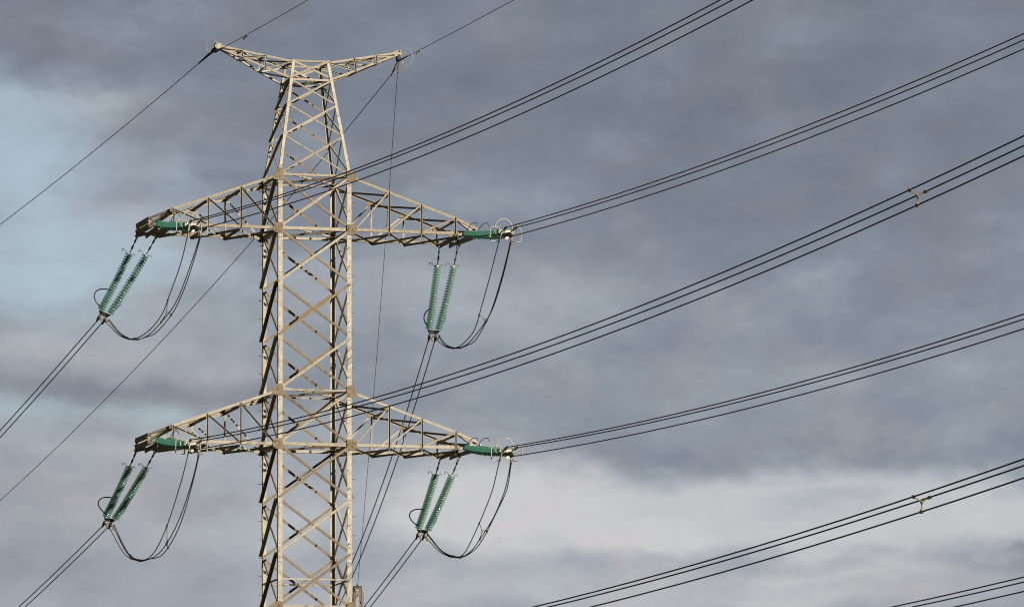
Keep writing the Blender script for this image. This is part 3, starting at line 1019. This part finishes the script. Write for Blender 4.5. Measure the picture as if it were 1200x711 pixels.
# ------------------------------------------------------------------ earth wires
def earth(name, pts, r, label, matl=EARTH):
    m = MB()
    m.tube(pts, r, 6)
    o = m.build(name, matl, smooth=True, origin=pts[0])
    return tag(o, label, 'wire', 'thin earth wires from the tower peak')
for s, z0, c1, c2, lab in ((-1, 7.02, 0.0560, 0.00030, 'thin earth wire rising to the right from the left peak tip'), (1, 6.955, 0.0430, 0.00020, 'thin earth wire rising to the right from the right peak tip')):
    pts = []
    for j in range(91):
        y = -0.1 - 330 * j / 90
        pts.append(L2W((s * 3.68, y, z0 + c1 * y + c2 * y * y)))
    earth('earth_wire', pts, 0.014, lab)
    # vibration damper hanging from it
    yd = (-5.6 if s < 0 else -3.4)
    p = L2W((s * 3.68, yd, z0 + c1 * yd + c2 * yd * yd))
    dv = ROT @ Vector((0, 1, 0))
    m = MB()
    m.tube([p, p - Vector((0, 0, 0.05))], 0.03, 7)
    m.tube([p - dv * 0.24 - Vector((0, 0, 0.07)), p - Vector((0, 0, 0.05)), p + dv * 0.24 - Vector((0, 0, 0.07))], 0.012, 6)
    for sg in (-1, 1):
        e_ = p + dv * 0.24 * sg - Vector((0, 0, 0.072))
        m.tube([e_ - dv * 0.07, e_ - dv * 0.05, e_ + dv * 0.05, e_ + dv * 0.07], [0.02, 0.04, 0.04, 0.02], 8)
    o = m.build('vibration_damper', FITTING if s < 0 else GALV, smooth=True, origin=p)
    tag(o, ('dark damper on the earth wire just right of the left peak tip' if s < 0 else 'bright damper on the earth wire just right of the right peak tip'), 'damper', 'dampers on the earth wires')
def rear(start, az, c1, c2, r, label, yend=GY):
    pts = []
    for j in range(51):
        d = (yend - start.y) * j / 50
        pts.append(Vector((start.x + az * d, start.y + d, start.z + c1 * d + c2 * d * d)))
    return earth('earth_wire', pts, r, label)
SRL = Vector((-11.6844, 219.3, 38.1628 + CAM_Z))
SR2 = Vector((-4.5428, 221.0, 37.741 + CAM_Z))
SR1 = Vector((-4.4588, 221.0, 37.7414 + CAM_Z))
rear(SRL, -0.947826, -0.6112, 0.0051, 0.0155, 'earth wire falling from the left peak tip to the left edge')
rear(SR2, -0.5513, -0.4989, 0.0026, 0.0145, 'earth wire slanting from the right peak tip behind the tower to the lower left')
rear(SR1, -0.06389, -0.4513, 0.0015, 0.0115, 'very thin earth wire dropping almost upright from the right peak tip')
# links the earth wires are made off to, and the pale bonding loops at the tips
TIPL, TIPR = L2W((-3.61, 0, 7.2)), L2W((3.71, 0, 7.2))
m = MB()
dL = (SRL - TIPL)
m.tube([TIPL, TIPL.lerp(SRL, 0.6), SRL, SRL + Vector((-0.95, 1, -0.6)).normalized() * 0.9], [0.05, 0.09, 0.06, 0.025], 8)
f0 = L2W((-3.68, -0.1, 7.02))
m.tube([TIPL + Vector((0.06, -0.1, -0.1)), f0, f0 + ROT @ Vector((0, -1.4, -0.07))], [0.06, 0.05, 0.022], 8)
o = m.build('earth_wire_clamp', FITTING, smooth=True, origin=TIPL)
tag(o, 'dark clamp joining the earth wires at the left peak tip', 'clamp', 'earth wire clamps on the peaks')
m = MB()
m.tube([TIPR + Vector((-0.1, 0, -0.05)), TIPR.lerp(SR2, 0.5), SR2 + Vector((-0.12, 0.2, -0.1)), SR2 + Vector((-0.5, 1, -0.56)) * 0.35], [0.03, 0.03, 0.035, 0.02], 7)
m.tube([TIPR + Vector((0.06, 0.05, -0.05)), SR1, SR1 + Vector((0, 0.1, -0.16))], [0.028, 0.032, 0.016], 7)
f0 = L2W((3.68, -0.1, 6.955))
m.tube([TIPR + Vector((0, -0.1, -0.05)), f0, f0 + ROT @ Vector((0, -1.6, -0.06))], [0.05, 0.045, 0.02], 8)
o = m.build('earth_wire_clamp', FITTING, smooth=True, origin=TIPR)
tag(o, 'dark links holding the earth wires below the right peak tip', 'clamp', 'earth wire clamps on the peaks')
X_, Z_ = Vector((1, 0, 0)), Vector((0, 0, 1))
m = MB()
m.tube(arc(TIPL + X_ * -0.20 + Z_ * 0.08, X_, Z_, 0.22, 0.26, 0, 262, 28), 0.012, 7)
o = m.build('bonding_loop', GALV, smooth=True, origin=TIPL + X_ * -0.22)
tag(o, 'thin pale wire loop curling round the left peak tip', 'wire loop', 'bonding loops on the peaks')
m = MB()
cR = TIPR + X_ * 0.30 + Z_ * -0.08
m.tube(arc(cR, X_, Z_, 0.26, 0.33, 140, -95, 28), 0.012, 7)
m.tube(catmull([cR + Vector((-0.05, 0, 0.20)), cR + Vector((-0.20, 0, 0.0)), cR + Vector((-0.12, 0, -0.26)), cR + Vector((0.02, 0, -0.40)), cR + Vector((-0.3, 0, -0.42)), SR1 + Vector((-0.02, 0, -0.1)), SR2 + Vector((-0.2, 0, -0.2))], 6), 0.013, 7)
o = m.build('bonding_loop', GALV, smooth=True, origin=cR)
tag(o, 'thin pale wire loop beside the right peak tip', 'wire loop', 'bonding loops on the peaks')

# ------------------------------------------------------------------ substation gantry behind the tower: only its tip shows
GX = [-7.27, -28.8, -50.3]
gz = 20.78 + CAM_Z
for gi, gx in enumerate(GX[:1]):
    root = empty('gantry_mast', (gx, GY, 0))
    tag(root, 'tip of a small tan lattice mast showing behind the right leg of the tower', 'mast')
    def half(z):
        if z > 17.0 + CAM_Z:
            return 0.17 + (gz - z) * 0.028
        return 0.17 + (gz - 17.0 - CAM_Z) * 0.028 + (17.0 + CAM_Z - z) * 0.035
    for sx in (-1, 1):
        for sy in (-1, 1):
            m = MB()
            prev = None
            for z in (0.0, 17.0 + CAM_Z, gz):
                p = Vector((sx * half(z), sy * half(z), z))
                if prev is not None:
                    m.angle(prev, p, (-sx, 0, 0), (0, -sy, 0), 0.09, 0.012)
                prev = p
            m.build('leg', STEEL_TAN, root)
    m = MB()
    z = gz
    lev = []
    while z > 1.0:
        lev.append(z); z -= 0.75 if z > 17 else 1.3
    for i in range(len(lev) - 1):
        for c0, c1, n in FACES:
            h0, h1 = half(lev[i]), half(lev[i + 1])
            m.angle((c0[0] * h0, c0[1] * h0, lev[i]), (c1[0] * h1, c1[1] * h1, lev[i + 1]), (0, 0, 1), n, 0.05, 0.006)
            if i % 2 == 0:
                m.angle((c0[0] * h0, c0[1] * h0, lev[i]), (c1[0] * h0, c1[1] * h0, lev[i]), (0, 0, -1), -n, 0.06, 0.006)
    m.build('lattice', STEEL_TAN, root)
    m = MB()
    m.plate([(-0.20, -0.20, gz), (0.20, -0.20, gz), (0.20, 0.20, gz), (-0.20, 0.20, gz)], (0, 0, 1), 0.05)
    m.tube([(0, 0, gz + 0.03), (0, 0, gz + 0.14)], 0.045, 8)
    m.build('head_plate', FITTING, root)
    m = MB()
    m.tube(catmull([(0.1, -0.1, gz), (0.26, -0.2, gz - 0.3), (0.33, -0.3, gz - 0.9), (0.55, -0.5, gz - 2.2)], 6), 0.012, 6)
    m.build('down_lead', EARTH, root, True)
